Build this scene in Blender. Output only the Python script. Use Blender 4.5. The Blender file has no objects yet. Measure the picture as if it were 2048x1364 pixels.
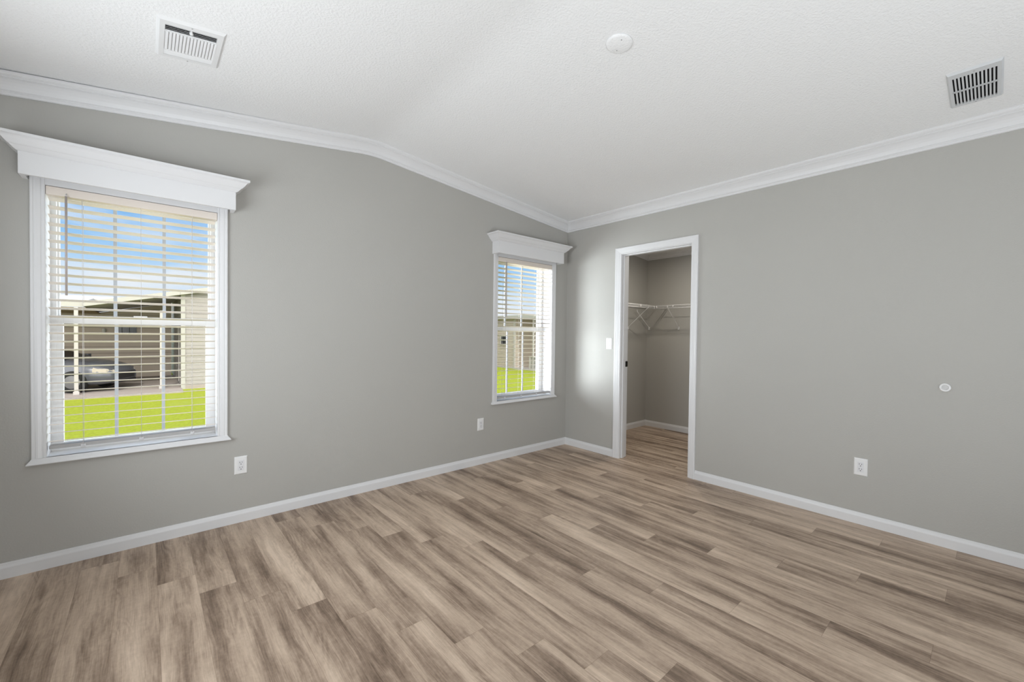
import bpy, bmesh, math, random
from mathutils import Vector, Matrix

random.seed(7)
scene = bpy.context.scene
COL = scene.collection

# ------------------------------------------------------------------ camera
cam_d = bpy.data.cameras.new('camera')
cam_d.sensor_width = 36.0
cam_d.sensor_fit = 'HORIZONTAL'
cam_d.lens = 36.0 * 842.64 / 2048.0
cam_d.clip_start = 0.02
cam_d.clip_end = 300
cam = bpy.data.objects.new('camera', cam_d)
COL.objects.link(cam)
yaw, pitch, roll = math.radians(49.020), math.radians(-0.915), math.radians(0.672)
fw = Vector((math.cos(pitch) * math.cos(yaw), math.cos(pitch) * math.sin(yaw), math.sin(pitch)))
r0 = Vector((math.sin(yaw), -math.cos(yaw), 0))
u0 = r0.cross(fw)
rr = math.cos(roll) * r0 + math.sin(roll) * u0
uu = -math.sin(roll) * r0 + math.cos(roll) * u0
M = Matrix((rr, uu, -fw)).transposed().to_4x4()
M.translation = Vector((-3.5751, -3.1832, 1.2307))
cam.matrix_world = M
scene.camera = cam

# ------------------------------------------------------------------ view
scene.view_settings.view_transform = 'Standard'
scene.view_settings.look = 'None'
scene.view_settings.exposure = 0.0
scene.view_settings.gamma = 1.0
scene.view_settings.use_curve_mapping = False
scene.cycles.max_bounces = 10
scene.cycles.diffuse_bounces = 6
scene.cycles.transparent_max_bounces = 16
scene.cycles.sample_clamp_indirect = 4.0

# ------------------------------------------------------------------ sky
world = bpy.data.worlds.new('sky')
scene.world = world
world.use_nodes = True
nt = world.node_tree
nt.nodes.clear()
wo = nt.nodes.new('ShaderNodeOutputWorld')
bg = nt.nodes.new('ShaderNodeBackground')
tc = nt.nodes.new('ShaderNodeTexCoord')
sep = nt.nodes.new('ShaderNodeSeparateXYZ')
ramp = nt.nodes.new('ShaderNodeValToRGB')
els = ramp.color_ramp.elements
els[0].position = 0.0
els[0].color = (0.90, 0.93, 1.0, 1)
els[1].position = 0.6
els[1].color = (0.10, 0.30, 0.72, 1)
for p, c in ((0.05, (0.80, 0.88, 1.0)), (0.10, (0.58, 0.78, 1.0)), (0.16, (0.34, 0.62, 0.97)), (0.24, (0.20, 0.48, 0.90))):
    e = els.new(p)
    e.color = (*c, 1)
mapn = nt.nodes.new('ShaderNodeMapping')
mapn.inputs['Scale'].default_value = (3.0, 3.0, 11.0)
noi = nt.nodes.new('ShaderNodeTexNoise')
noi.inputs['Scale'].default_value = 1.3
noi.inputs['Detail'].default_value = 6
cr = nt.nodes.new('ShaderNodeValToRGB')
cr.color_ramp.elements[0].position = 0.44
cr.color_ramp.elements[0].color = (0, 0, 0, 1)
cr.color_ramp.elements[1].position = 0.72
cr.color_ramp.elements[1].color = (1, 1, 1, 1)
mix = nt.nodes.new('ShaderNodeMixRGB')
mix.inputs['Color2'].default_value = (0.98, 0.98, 1.0, 1)
L = nt.links.new
L(tc.outputs['Generated'], sep.inputs[0])
L(sep.outputs['Z'], ramp.inputs['Fac'])
L(tc.outputs['Generated'], mapn.inputs['Vector'])
L(mapn.outputs[0], noi.inputs['Vector'])
L(noi.outputs['Fac'], cr.inputs['Fac'])
L(cr.outputs[0], mix.inputs['Fac'])
L(ramp.outputs[0], mix.inputs['Color1'])
# the hazy sky is brightest around the sun, behind the viewer
dotn = nt.nodes.new('ShaderNodeVectorMath')
dotn.operation = 'DOT_PRODUCT'
dotn.inputs[1].default_value = Vector((-0.22, -0.85, 0.45)).normalized()
L(tc.outputs['Generated'], dotn.inputs[0])
glow = nt.nodes.new('ShaderNodeMapRange')
glow.inputs['From Min'].default_value = 0.25
glow.inputs['From Max'].default_value = 1.0
glow.inputs['To Min'].default_value = 0.98
glow.inputs['To Max'].default_value = 4.2
L(dotn.outputs['Value'], glow.inputs['Value'])
L(glow.outputs['Result'], bg.inputs['Strength'])
warm = nt.nodes.new('ShaderNodeMixRGB')
warm.inputs['Color2'].default_value = (1.0, 0.97, 0.93, 1)
wfac = nt.nodes.new('ShaderNodeMapRange')
wfac.inputs['From Min'].default_value = 0.1
wfac.inputs['From Max'].default_value = 0.5
L(dotn.outputs['Value'], wfac.inputs['Value'])
L(wfac.outputs['Result'], warm.inputs['Fac'])
L(mix.outputs[0], warm.inputs['Color1'])
L(warm.outputs[0], bg.inputs['Color'])
L(bg.outputs[0], wo.inputs['Surface'])


def lamp(name, kind, energy, color=(1, 1, 1), loc=None, direction=None, **kw):
    d = bpy.data.lights.new(name, kind)
    d.energy = energy
    d.color = color
    for k, v in kw.items():
        setattr(d, k, v)
    o = bpy.data.objects.new(name, d)
    COL.objects.link(o)
    if loc:
        o.location = loc
    if direction:
        o.rotation_euler = Vector(direction).to_track_quat('-Z', 'Y').to_euler()
    return o


COOL = (0.90, 0.955, 1.0)
# sun over the houses across the lawn
lamp('sun', 'SUN', 1.9, (1.0, 0.95, 0.86), direction=(0.22, 0.78, -0.62), angle=math.radians(0.6))
# added fill from behind the camera
lamp('rear_fill_light', 'AREA', 10, COOL, loc=(-0.75, -4.93, 1.15), direction=(-0.45, 1, 0.10),
     shape='RECTANGLE', size=1.6, size_y=1.8, spread=math.radians(150))
# added area lamp standing in for daylight from an unseen window on the left
lamp('side_fill_light', 'AREA', 49, COOL, loc=(-4.48, -1.45, 1.40), direction=(1, 0, 0.16),
     shape='RECTANGLE', size=1.5, size_y=1.3, spread=math.radians(150))
# added upward fill behind the camera, there to brighten the ceiling
lamp('ceiling_fill_light', 'AREA', 47, COOL, loc=(-2.7, -4.2, 0.5), direction=(0.1, 0.75, 1),
     shape='RECTANGLE', size=1.4, size_y=1.0)
# added lamps outside, out of view, brightening the blinds and the corner wall
lamp('window_fill_light', 'AREA', 98, COOL, loc=(-2.25, 1.7, 0.80), direction=(1.70, -1.7, 0.30),
     shape='RECTANGLE', size=1.6, size_y=1.5, spread=math.radians(100))
lamp('window_fill_light', 'AREA', 42, COOL, loc=(-5.75, 1.6, 1.45), direction=(1.95, -1.6, -0.10),
     shape='RECTANGLE', size=1.2, size_y=1.5, spread=math.radians(100))
lamp('window_fill_light', 'AREA', 32, COOL, loc=(-1.75, 1.6, 1.45), direction=(-1.75, -1.6, -0.10),
     shape='RECTANGLE', size=1.0, size_y=1.5, spread=math.radians(100))
# closet ceiling lamp
lamp('closet_lamp', 'AREA', 9.5, (1.0, 0.92, 0.80), loc=(0.69, -0.84, 2.24), direction=(0.0, 0.0, -1), shape='DISK', size=0.10)


# ------------------------------------------------------------------ materials
MATS = {}


def base_mat(name, col, rough=0.5, spec=0.5, metallic=0.0):
    m = bpy.data.materials.new(name)
    m.use_nodes = True
    b = m.node_tree.nodes['Principled BSDF']
    b.inputs['Base Color'].default_value = (*col, 1)
    b.inputs['Roughness'].default_value = rough
    b.inputs['Specular IOR Level'].default_value = spec
    b.inputs['Metallic'].default_value = metallic
    MATS[name] = m
    return m, m.node_tree, b


def noise_var(n, b, col, amount, scale, detail=3):
    """a faint uneven tint of the paint"""
    t = n.nodes.new('ShaderNodeTexCoord')
    x = n.nodes.new('ShaderNodeTexNoise')
    x.inputs['Scale'].default_value = scale
    x.inputs['Detail'].default_value = detail
    r = n.nodes.new('ShaderNodeValToRGB')
    r.color_ramp.elements[0].color = (*[c * (1 - amount) for c in col], 1)
    r.color_ramp.elements[1].color = (*[min(1, c * (1 + amount)) for c in col], 1)
    n.links.new(t.outputs['Object'], x.inputs['Vector'])
    n.links.new(x.outputs['Fac'], r.inputs['Fac'])
    n.links.new(r.outputs[0], b.inputs['Base Color'])


def bump(n, b, scale, strength, dist, detail=2, kind='noise'):
    t = n.nodes.new('ShaderNodeTexCoord')
    if kind == 'noise':
        x = n.nodes.new('ShaderNodeTexNoise')
        x.inputs['Detail'].default_value = detail
        out = 'Fac'
    else:
        x = n.nodes.new('ShaderNodeTexVoronoi')
        x.feature = 'SMOOTH_F1'
        out = 'Distance'
    x.inputs['Scale'].default_value = scale
    bp = n.nodes.new('ShaderNodeBump')
    bp.inputs['Strength'].default_value = strength
    bp.inputs['Distance'].default_value = dist
    n.links.new(t.outputs['Object'], x.inputs['Vector'])
    n.links.new(x.outputs[out], bp.inputs['Height'])
    n.links.new(bp.outputs[0], b.inputs['Normal'])


WALLC = (0.450, 0.441, 0.416)
m, n, b = base_mat('wall_paint', WALLC, 0.55, 0.35)
noise_var(n, b, WALLC, 0.03, 1.5)
bump(n, b, 120, 0.17, 0.004, 3)
m, n, b = base_mat('ceiling_texture', (0.87, 0.875, 0.88), 0.8, 0.2)
bump(n, b, 95, 0.42, 0.009, 4)
m, n, b = base_mat('white_trim', (0.74, 0.74, 0.75), 0.35, 0.45)
noise_var(n, b, (0.74, 0.74, 0.75), 0.012, 4)
m, n, b = base_mat('window_vinyl', (0.92, 0.925, 0.93), 0.35, 0.45)
noise_var(n, b, (0.92, 0.925, 0.93), 0.01, 5)
m, n, b = base_mat('grille_shaded', (0.60, 0.61, 0.66), 0.4, 0.4)  # white bars greyed in colour for the shade between the panes
m, n, b = base_mat('blind_white', (0.80, 0.725, 0.655), 0.4, 0.4)
noise_var(n, b, (0.80, 0.725, 0.655), 0.015, 9)
m, n, b = base_mat('cord_white', (0.72, 0.70, 0.68), 0.7, 0.2)
m, n, b = base_mat('rail_grey', (0.44, 0.435, 0.435), 0.4, 0.4)
m, n, b = base_mat('plastic_clear', (0.72, 0.72, 0.74), 0.2, 0.5)
m, n, b = base_mat('wand_plastic', (0.47, 0.42, 0.40), 0.25, 0.5)
m, n, b = base_mat('plate_white', (0.82, 0.82, 0.82), 0.3, 0.5)
m, n, b = base_mat('plate_insert', (0.76, 0.76, 0.78), 0.3, 0.5)
m, n, b = base_mat('slot_dark', (0.02, 0.02, 0.022), 0.6, 0.2)
m, n, b = base_mat('vent_white', (0.80, 0.805, 0.81), 0.4, 0.4)
m, n, b = base_mat('vent_grey', (0.63, 0.645, 0.66), 0.4, 0.4)
m, n, b = base_mat('duct_dark', (0.018, 0.018, 0.02), 0.7, 0.2)  # near black colour standing in for the shade inside the ducts
m, n, b = base_mat('bronze_dark', (0.015, 0.013, 0.012), 0.35, 0.5, 0.6)
m, n, b = base_mat('wire_white', (0.80, 0.80, 0.80), 0.35, 0.5)
m, n, b = base_mat('rubber_grey', (0.62, 0.62, 0.62), 0.5, 0.4)


def floor_material():
    m = bpy.data.materials.new('vinyl_planks')
    m.use_nodes = True
    n = m.node_tree
    b = n.nodes['Principled BSDF']
    N = n.nodes.new
    lk = n.links.new

    def math_(op, a, c=None, clamp=False):
        x = N('ShaderNodeMath')
        x.operation = op
        x.use_clamp = clamp
        for k, v in ((0, a), (1, c)):
            if v is None:
                continue
            if isinstance(v, (int, float)):
                x.inputs[k].default_value = v
            else:
                lk(v, x.inputs[k])
        return x.outputs[0]

    def comb(x, y, z):
        c = N('ShaderNodeCombineXYZ')
        for k, v in enumerate((x, y, z)):
            if isinstance(v, (int, float)):
                c.inputs[k].default_value = v
            else:
                lk(v, c.inputs[k])
        return c.outputs[0]

    def noise(vec, scale=1.0, detail=3, rough=0.55, dist=0.0):
        x = N('ShaderNodeTexNoise')
        x.inputs['Scale'].default_value = scale
        x.inputs['Detail'].default_value = detail
        x.inputs['Roughness'].default_value = rough
        x.inputs['Distortion'].default_value = dist
        lk(vec, x.inputs['Vector'])
        return x.outputs['Fac']

    t = N('ShaderNodeTexCoord')
    s = N('ShaderNodeSeparateXYZ')
    lk(t.outputs['Object'], s.inputs[0])
    X, Y = s.outputs['X'], s.outputs['Y']
    px = math_('DIVIDE', math_('ADD', X, 3.83), 0.1472)
    i = math_('FLOOR', px)
    fx = math_('FRACT', px)
    off = math_('SUBTRACT', 1.08, math_('MULTIPLY', 0.1, math_('MAXIMUM', math_('SUBTRACT', i, 11.0), 0.0)))
    yy = math_('DIVIDE', math_('SUBTRACT', math_('ADD', Y, math_('MULTIPLY', i, 0.207)), off), 1.22)
    j = math_('FLOOR', yy)
    fy = math_('FRACT', yy)
    wn = N('ShaderNodeTexWhiteNoise')
    wn.noise_dimensions = '2D'
    lk(comb(i, j, 0), wn.inputs['Vector'])
    rnd = wn.outputs['Value']
    sr = N('ShaderNodeSeparateColor')
    lk(wn.outputs['Color'], sr.inputs[0])
    rnd2 = sr.outputs[1]
    ox = math_('MULTIPLY', rnd, 37.0)
    oy = math_('MULTIPLY', rnd2, 53.0)
    # wavering of the grain along the plank
    wav = noise(comb(math_('ADD', math_('MULTIPLY', X, 2.0), ox), math_('ADD', math_('MULTIPLY', Y, 2.2), oy), 0), 1.0, 2)
    xw = math_('ADD', X, math_('MULTIPLY', math_('SUBTRACT', wav, 0.5), 0.036))
    broad = noise(comb(math_('ADD', math_('MULTIPLY', xw, 10.5), ox), math_('ADD', math_('MULTIPLY', Y, 0.95), oy), rnd), 1.0, 2, 0.5)
    mid = noise(comb(math_('ADD', math_('MULTIPLY', xw, 46.0), ox), math_('ADD', math_('MULTIPLY', Y, 2.6), oy), rnd), 1.0, 4, 0.6)
    fine = noise(comb(math_('ADD', math_('MULTIPLY', xw, 260.0), ox), math_('ADD', math_('MULTIPLY', Y, 9.0), oy), rnd), 1.0, 3, 0.6)
    blot = noise(comb(math_('ADD', math_('MULTIPLY', X, 9.0), oy), math_('ADD', math_('MULTIPLY', Y, 5.0), ox), 3.0), 1.0, 4, 0.6)
    crossg = noise(comb(math_('ADD', math_('MULTIPLY', X, 70.0), oy), math_('ADD', math_('MULTIPLY', Y, 48.0), ox), 3.0), 1.0, 4, 0.7)
    ringn = noise(comb(math_('ADD', math_('MULTIPLY', X, 6.5), oy), math_('ADD', math_('MULTIPLY', Y, 1.1), ox), rnd2), 1.0, 2, 0.5, 0.6)
    rings = math_('SINE', math_('ADD', math_('MULTIPLY', ringn, 95.0), math_('MULTIPLY', mid, 5.0)))
    ringmask = math_('MULTIPLY', math_('SUBTRACT', noise(comb(math_('ADD', math_('MULTIPLY', X, 8.0), ox), math_('ADD', math_('MULTIPLY', Y, 3.0), oy), 9.0), 1.0, 2), 0.42), 4.0, True)
    v = math_('ADD', math_('MULTIPLY', math_('SUBTRACT', broad, 0.5), 1.65), 0.45)
    v = math_('ADD', v, math_('MULTIPLY', math_('SUBTRACT', mid, 0.5), 0.78))
    v = math_('ADD', v, math_('MULTIPLY', math_('MULTIPLY', rings, ringmask), 0.085))
    v = math_('ADD', v, math_('MULTIPLY', math_('SUBTRACT', fine, 0.5), 0.55))
    v = math_('ADD', v, math_('MULTIPLY', math_('SUBTRACT', blot, 0.5), 0.45))
    v = math_('ADD', v, math_('MULTIPLY', math_('SUBTRACT', crossg, 0.5), 0.34))
    v = math_('ADD', v, math_('MULTIPLY', math_('SUBTRACT', rnd2, 0.5), 0.26), True)
    r = N('ShaderNodeValToRGB')
    e = r.color_ramp.elements
    e[0].position = 0.0
    e[0].color = (0.145, 0.098, 0.068, 1)
    e[1].position = 1.0
    e[1].color = (0.700, 0.560, 0.440, 1)
    for p, c in ((0.25, (0.280, 0.203, 0.149)), (0.50, (0.440, 0.335, 0.254)), (0.75, (0.575, 0.450, 0.347))):
        q = e.new(p)
        q.color = (*c, 1)
    lk(v, r.inputs['Fac'])
    # seams between the planks
    sx = math_('MINIMUM', fx, math_('SUBTRACT', 1.0, fx))
    sy = math_('MINIMUM', fy, math_('SUBTRACT', 1.0, fy))
    seam = math_('MAXIMUM', math_('LESS_THAN', sx, 0.0055), math_('LESS_THAN', sy, 0.0008))
    mx = N('ShaderNodeMixRGB')
    mx.blend_type = 'MULTIPLY'
    lk(math_('MULTIPLY', seam, 0.38), mx.inputs['Fac'])
    lk(r.outputs[0], mx.inputs['Color1'])
    mx.inputs['Color2'].default_value = (0.35, 0.28, 0.22, 1)
    lk(mx.outputs[0], b.inputs['Base Color'])
    rg = math_('ADD', 0.40, math_('MULTIPLY', fine, 0.14))
    lk(rg, b.inputs['Roughness'])
    b.inputs['Specular IOR Level'].default_value = 0.42
    bp = N('ShaderNodeBump')
    bp.inputs['Strength'].default_value = 0.12
    bp.inputs['Distance'].default_value = 0.002
    lk(math_('SUBTRACT', fine, math_('MULTIPLY', seam, 1.5)), bp.inputs['Height'])
    lk(bp.outputs[0], b.inputs['Normal'])
    MATS['vinyl_planks'] = m


floor_material()


def glass_material():
    m = bpy.data.materials.new('window_glass')
    m.use_nodes = True
    n = m.node_tree
    n.nodes.clear()
    o = n.nodes.new('ShaderNodeOutputMaterial')
    mx = n.nodes.new('ShaderNodeMixShader')
    tr = n.nodes.new('ShaderNodeBsdfTransparent')
    tr.inputs['Color'].default_value = (0.97, 0.98, 0.98, 1)
    gl = n.nodes.new('ShaderNodeBsdfGlossy')
    gl.inputs['Roughness'].default_value = 0.02
    fr = n.nodes.new('ShaderNodeFresnel')
    fr.inputs['IOR'].default_value = 1.09
    n.links.new(fr.outputs[0], mx.inputs[0])
    n.links.new(tr.outputs[0], mx.inputs[1])
    n.links.new(gl.outputs[0], mx.inputs[2])
    n.links.new(mx.outputs[0], o.inputs['Surface'])
    MATS['window_glass'] = m


glass_material()


def siding_material(name, col, pitch):
    m, n, b = base_mat(name, col, 0.6, 0.3)
    t = n.nodes.new('ShaderNodeTexCoord')
    s = n.nodes.new('ShaderNodeSeparateXYZ')
    n.links.new(t.outputs['Object'], s.inputs[0])
    d = n.nodes.new('ShaderNodeMath')
    d.operation = 'DIVIDE'
    d.inputs[1].default_value = pitch
    n.links.new(s.outputs['Z'], d.inputs[0])
    f = n.nodes.new('ShaderNodeMath')
    f.operation = 'FRACT'
    n.links.new(d.outputs[0], f.inputs[0])
    r = n.nodes.new('ShaderNodeValToRGB')
    e = r.color_ramp.elements
    e[0].position = 0.0
    e[0].color = (*[c * 0.5 for c in col], 1)
    e[1].position = 0.16
    e[1].color = (*col, 1)
    n.links.new(f.outputs[0], r.inputs['Fac'])
    n.links.new(r.outputs[0], b.inputs['Base Color'])
    bp = n.nodes.new('ShaderNodeBump')
    bp.inputs['Strength'].default_value = 0.6
    bp.inputs['Distance'].default_value = 0.02
    bp.invert = True
    n.links.new(f.outputs[0], bp.inputs['Height'])
    n.links.new(bp.outputs[0], b.inputs['Normal'])


siding_material('siding_cream', (0.305, 0.288, 0.278), 0.13)
siding_material('siding_tan', (0.42, 0.365, 0.31), 0.15)
siding_material('siding_shade', (0.62, 0.54, 0.46), 0.25)
m, n, b = base_mat('roof_white', (0.62, 0.61, 0.59), 0.7, 0.2)
m, n, b = base_mat('fascia_cream', (0.39, 0.382, 0.36), 0.6, 0.3)
m, n, b = base_mat('soffit_brown', (0.40, 0.31, 0.20), 0.7, 0.2)
m, n, b = base_mat('post_white', (0.42, 0.40, 0.385), 0.5, 0.3)
m, n, b = base_mat('concrete', (0.33, 0.29, 0.27), 0.8, 0.2)
noise_var(n, b, (0.33, 0.29, 0.27), 0.10, 6)
m, n, b = base_mat('outdoor_glass', (0.03, 0.03, 0.035), 0.15, 0.6)
m, n, b = base_mat('lawn_green', (0.30, 0.40, 0.012), 0.9, 0.1)
noise_var(n, b, (0.305, 0.355, 0.036), 0.45, 22, 9)
bump(n, b, 60, 0.5, 0.03, 4)
m, n, b = base_mat('car_paint', (0.10, 0.105, 0.125), 0.25, 0.6, 0.3)
m, n, b = base_mat('car_glass', (0.02, 0.02, 0.025), 0.08, 0.6)
m, n, b = base_mat('car_trim', (0.015, 0.015, 0.017), 0.5, 0.4)
m, n, b = base_mat('tyre_rubber', (0.02, 0.02, 0.02), 0.8, 0.2)
m, n, b = base_mat('alloy', (0.16, 0.16, 0.17), 0.4, 0.5, 0.5)
m, n, b = base_mat('headlight_lens', (0.42, 0.38, 0.33), 0.12, 0.6)


# ------------------------------------------------------------------ mesh helpers
class MB:
    def __init__(self):
        self.bm = bmesh.new()

    def box(self, a, c, bev=0.0):
        x0, y0, z0 = a
        x1, y1, z1 = c
        vs = [self.bm.verts.new(p) for p in ((x0, y0, z0), (x1, y0, z0), (x1, y1, z0), (x0, y1, z0),
                                             (x0, y0, z1), (x1, y0, z1), (x1, y1, z1), (x0, y1, z1))]
        fs = [self.bm.faces.new([vs[k] for k in q]) for q in
              ((0, 3, 2, 1), (4, 5, 6, 7), (0, 1, 5, 4), (1, 2, 6, 5), (2, 3, 7, 6), (3, 0, 4, 7))]
        if bev > 0:
            es = list({e for f in fs for e in f.edges})
            bmesh.ops.bevel(self.bm, geom=es, offset=bev, segments=2, affect='EDGES', profile=0.6)
        return self

    def loft(self, secs, closed=True, cap=True, smooth=False):
        rows = [[self.bm.verts.new(p) for p in s] for s in secs]
        k = len(rows[0])
        for a, c in zip(rows[:-1], rows[1:]):
            for q in range(k if closed else k - 1):
                f = self.bm.faces.new((a[q], a[(q + 1) % k], c[(q + 1) % k], c[q]))
                f.smooth = smooth
        if cap and closed:
            self.bm.faces.new(rows[0][::-1])
            self.bm.faces.new(rows[-1])
        return self

    def prism(self, poly, vec):
        """extrude a 3D polygon along vec"""
        v = Vector(vec)
        return self.loft([[Vector(p) for p in poly], [Vector(p) + v for p in poly]])

    def tube(self, pts, rad, seg=8):
        pts = [Vector(p) for p in pts]
        secs = []
        for k, p in enumerate(pts):
            d = (pts[min(k + 1, len(pts) - 1)] - pts[max(k - 1, 0)]).normalized()
            a = d.cross(Vector((0, 0, 1)) if abs(d.z) < 0.9 else Vector((1, 0, 0))).normalized()
            c = d.cross(a)
            secs.append([p + rad * (math.cos(t) * a + math.sin(t) * c)
                         for t in [2 * math.pi * q / seg for q in range(seg)]])
        return self.loft(secs, smooth=True)

    def lathe(self, prof, axis_o, ez, ex, seg=40, smooth=True):
        """prof: list of (radius, height) from first to last, revolved about ez through axis_o"""
        ez, ex, o = Vector(ez), Vector(ex), Vector(axis_o)
        ey = ez.cross(ex)
        rows = []
        for r, h in prof:
            rows.append([self.bm.verts.new(o + ez * h + max(r, 1e-4) * (math.cos(t) * ex + math.sin(t) * ey))
                         for t in [2 * math.pi * q / seg for q in range(seg)]])
        for a, c in zip(rows[:-1], rows[1:]):
            for q in range(seg):
                f = self.bm.faces.new((a[q], a[(q + 1) % seg], c[(q + 1) % seg], c[q]))
                f.smooth = smooth
        self.bm.faces.new(rows[0][::-1])
        self.bm.faces.new(rows[-1])
        return self

    def build(self, name, mat, parent=None):
        bm = self.bm
        bmesh.ops.recalc_face_normals(bm, faces=bm.faces)
        if parent is not None and not parent.get('local'):
            bmesh.ops.translate(bm, verts=bm.verts, vec=-world_loc(parent))
        me = bpy.data.meshes.new(name)
        bm.to_mesh(me)
        bm.free()
        me.materials.append(MATS[mat])
        o = bpy.data.objects.new(name, me)
        COL.objects.link(o)
        if parent is not None:
            o.parent = parent
        return o


def world_loc(o):
    v = Vector(o.location)
    while o.parent:
        o = o.parent
        v = v + Vector(o.location)
    return v


def tag(o, label, cat, group=None, kind=None):
    o['label'] = label
    o['category'] = cat
    if group:
        o['group'] = group
    if kind:
        o['kind'] = kind
    return o


def empty(name, loc, label, cat, group=None, kind=None, matrix=None):
    o = bpy.data.objects.new(name, None)
    o.empty_display_size = 0.05
    COL.objects.link(o)
    if matrix is not None:
        o.matrix_world = matrix
    else:
        o.location = loc
    return tag(o, label, cat, group, kind)


def struct(name, mb, mat, label, cat):
    return tag(mb.build(name, mat), label, cat, kind='structure')


# ------------------------------------------------------------------ room dimensions
XK = -2.2576                 # ridge
SR, SL = 0.0975, 0.1258      # ceiling slopes right / left of the ridge
ZC = 2.4723                  # ceiling height at the right wall
ZK = ZC + SR * -XK
CB = 0.1                     # crown height
XL, YB = -4.52, -5.0         # left wall and rear wall
WT = 0.21                    # outer wall thickness
BT = 0.115                   # partition thickness
CX1, CY0, CY1 = 1.617, -0.022, -1.80   # closet


RK = 0.10                    # the ridge is eased over this half width


def zceil(x):
    if x >= XK + RK:
        return ZC - SR * x
    if x <= XK - RK:
        return ZK - SL * (XK - x)
    t = x - (XK - RK)
    return ZK - SL * RK + SL * t - (SL + SR) / (4 * RK) * t * t


RIDGE = [XK + RK * k / 8 for k in range(-8, 9)]
W1 = dict(xl=-3.960, xr=-3.240, z0=0.574, z1=1.960)
W2 = dict(xl=-1.003, xr=-0.2495, z0=0.578, z1=1.982)
DY0, DY1, DZ = -0.725, -1.430, 2.035     # clear door opening

# ------------------------------------------------------------------ setting
fl = MB().box((XL - WT, YB - WT, -0.12), (CX1 + 0.12, 0.0, 0.0))
struct('floor', fl, 'vinyl_planks', 'brown grey wood grain vinyl plank floor running to the closet', 'floor')


def wall_piece(mb, x0, x1, z0, z1, y0, y1):
    """z0 / z1 None = follows the ceiling"""
    cuts = [x0] + ([x for x in RIDGE if x0 < x < x1] if z1 is None else []) + [x1]
    for a, c in zip(cuts[:-1], cuts[1:]):
        ta, tb = (zceil(a), zceil(c)) if z1 is None else (z1, z1)
        mb.prism([(a, y0, z0), (c, y0, z0), (c, y0, tb), (a, y0, ta)], (0, y1 - y0, 0))


wa = MB()
for x0, x1 in ((XL, W1['xl'] - 0.016), (W1['xr'] + 0.016, W2['xl'] - 0.016), (W2['xr'] + 0.016, BT)):
    wall_piece(wa, x0, x1, -0.12, None, 0.0, WT)
for w in (W1, W2):
    wall_piece(wa, w['xl'] - 0.016, w['xr'] + 0.016, -0.12, w['z0'] - 0.022, 0.0, WT)
    wall_piece(wa, w['xl'] - 0.016, w['xr'] + 0.016, w['z1'] + 0.016, None, 0.0, WT)
struct('wall_left', wa, 'wall_paint', 'grey painted wall with the two windows', 'wall')

wb = MB()
oy0, oy1, oz = DY0 + 0.018, DY1 - 0.018, DZ + 0.018
zr = ZC
for y0, y1, z0 in ((0.0, oy0, 0.0), (oy1, YB, 0.0), (oy0, oy1, oz)):
    wb.prism([(0, y0, z0), (BT, y0, z0), (BT, y0, zceil(BT)), (0, y0, zceil(0))], (0, y1 - y0, 0))
struct('wall_right', wb, 'wall_paint', 'grey painted wall with the closet doorway', 'wall')
lw = MB().prism([(XL, 0, 0), (XL - WT, 0, 0), (XL - WT, 0, zceil(XL - WT)), (XL, 0, zceil(XL))], (0, YB, 0))
struct('wall_near', lw, 'wall_paint', 'grey painted side wall beyond the left edge of the view', 'wall')
rw = MB()
wall_piece(rw, XL - WT, BT, 0.0, None, YB - WT, YB)
struct('wall_rear', rw, 'wall_paint', 'grey painted wall behind the camera', 'wall')

# ceiling, one sloped slab to each side of the ridge, running on over the closet
ce = MB()
xa, xb = XL - WT, CX1 + 0.12
xs = [xa] + RIDGE + [xb]
ce.loft([[(x, WT, zceil(x)), (x, YB - WT, zceil(x)), (x, YB - WT, zceil(x) + 0.06), (x, WT, zceil(x) + 0.06)] for x in xs])
struct('ceiling', ce, 'ceiling_texture', 'white textured ceiling sloping down from a low ridge', 'ceiling')

# closet walls
c1 = MB().prism([(BT, CY0, 0), (CX1, CY0, 0), (CX1, CY0, zceil(CX1)), (BT, CY0, zceil(BT))], (0, 0.10, 0))
struct('wall_closet_left', c1, 'wall_paint', 'grey closet wall on the left through the doorway', 'wall')
c2 = MB().box((CX1, CY1 - 0.1, 0), (CX1 + 0.1, 0.078, zceil(CX1 + 0.1)))
struct('wall_closet_rear', c2, 'wall_paint', 'grey wall at the back of the closet', 'wall')
c3 = MB().prism([(BT, CY1, 0), (CX1, CY1, 0), (CX1, CY1, zceil(CX1)), (BT, CY1, zceil(BT))], (0, -0.10, 0))
struct('wall_closet_right', c3, 'wall_paint', 'grey closet wall hidden right of the doorway', 'wall')

# crown moulding
CROWN = [(0, 0), (.010, 0), (.0125, .003), (.0125, .013), (.0165, .0155), (.0190, .019), (.0175, .0225), (.0165, .024),
         (.0195, .032), (.025, .044), (.034, .057), (.044, .067), (.052, .072), (.056, .0735), (.056, .0785),
         (.0605, .081), (.0665, .086), (.070, .0915), (.070, .1005), (0, .1005)]


def zcb(x):
    return zceil(x) - CB


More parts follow.
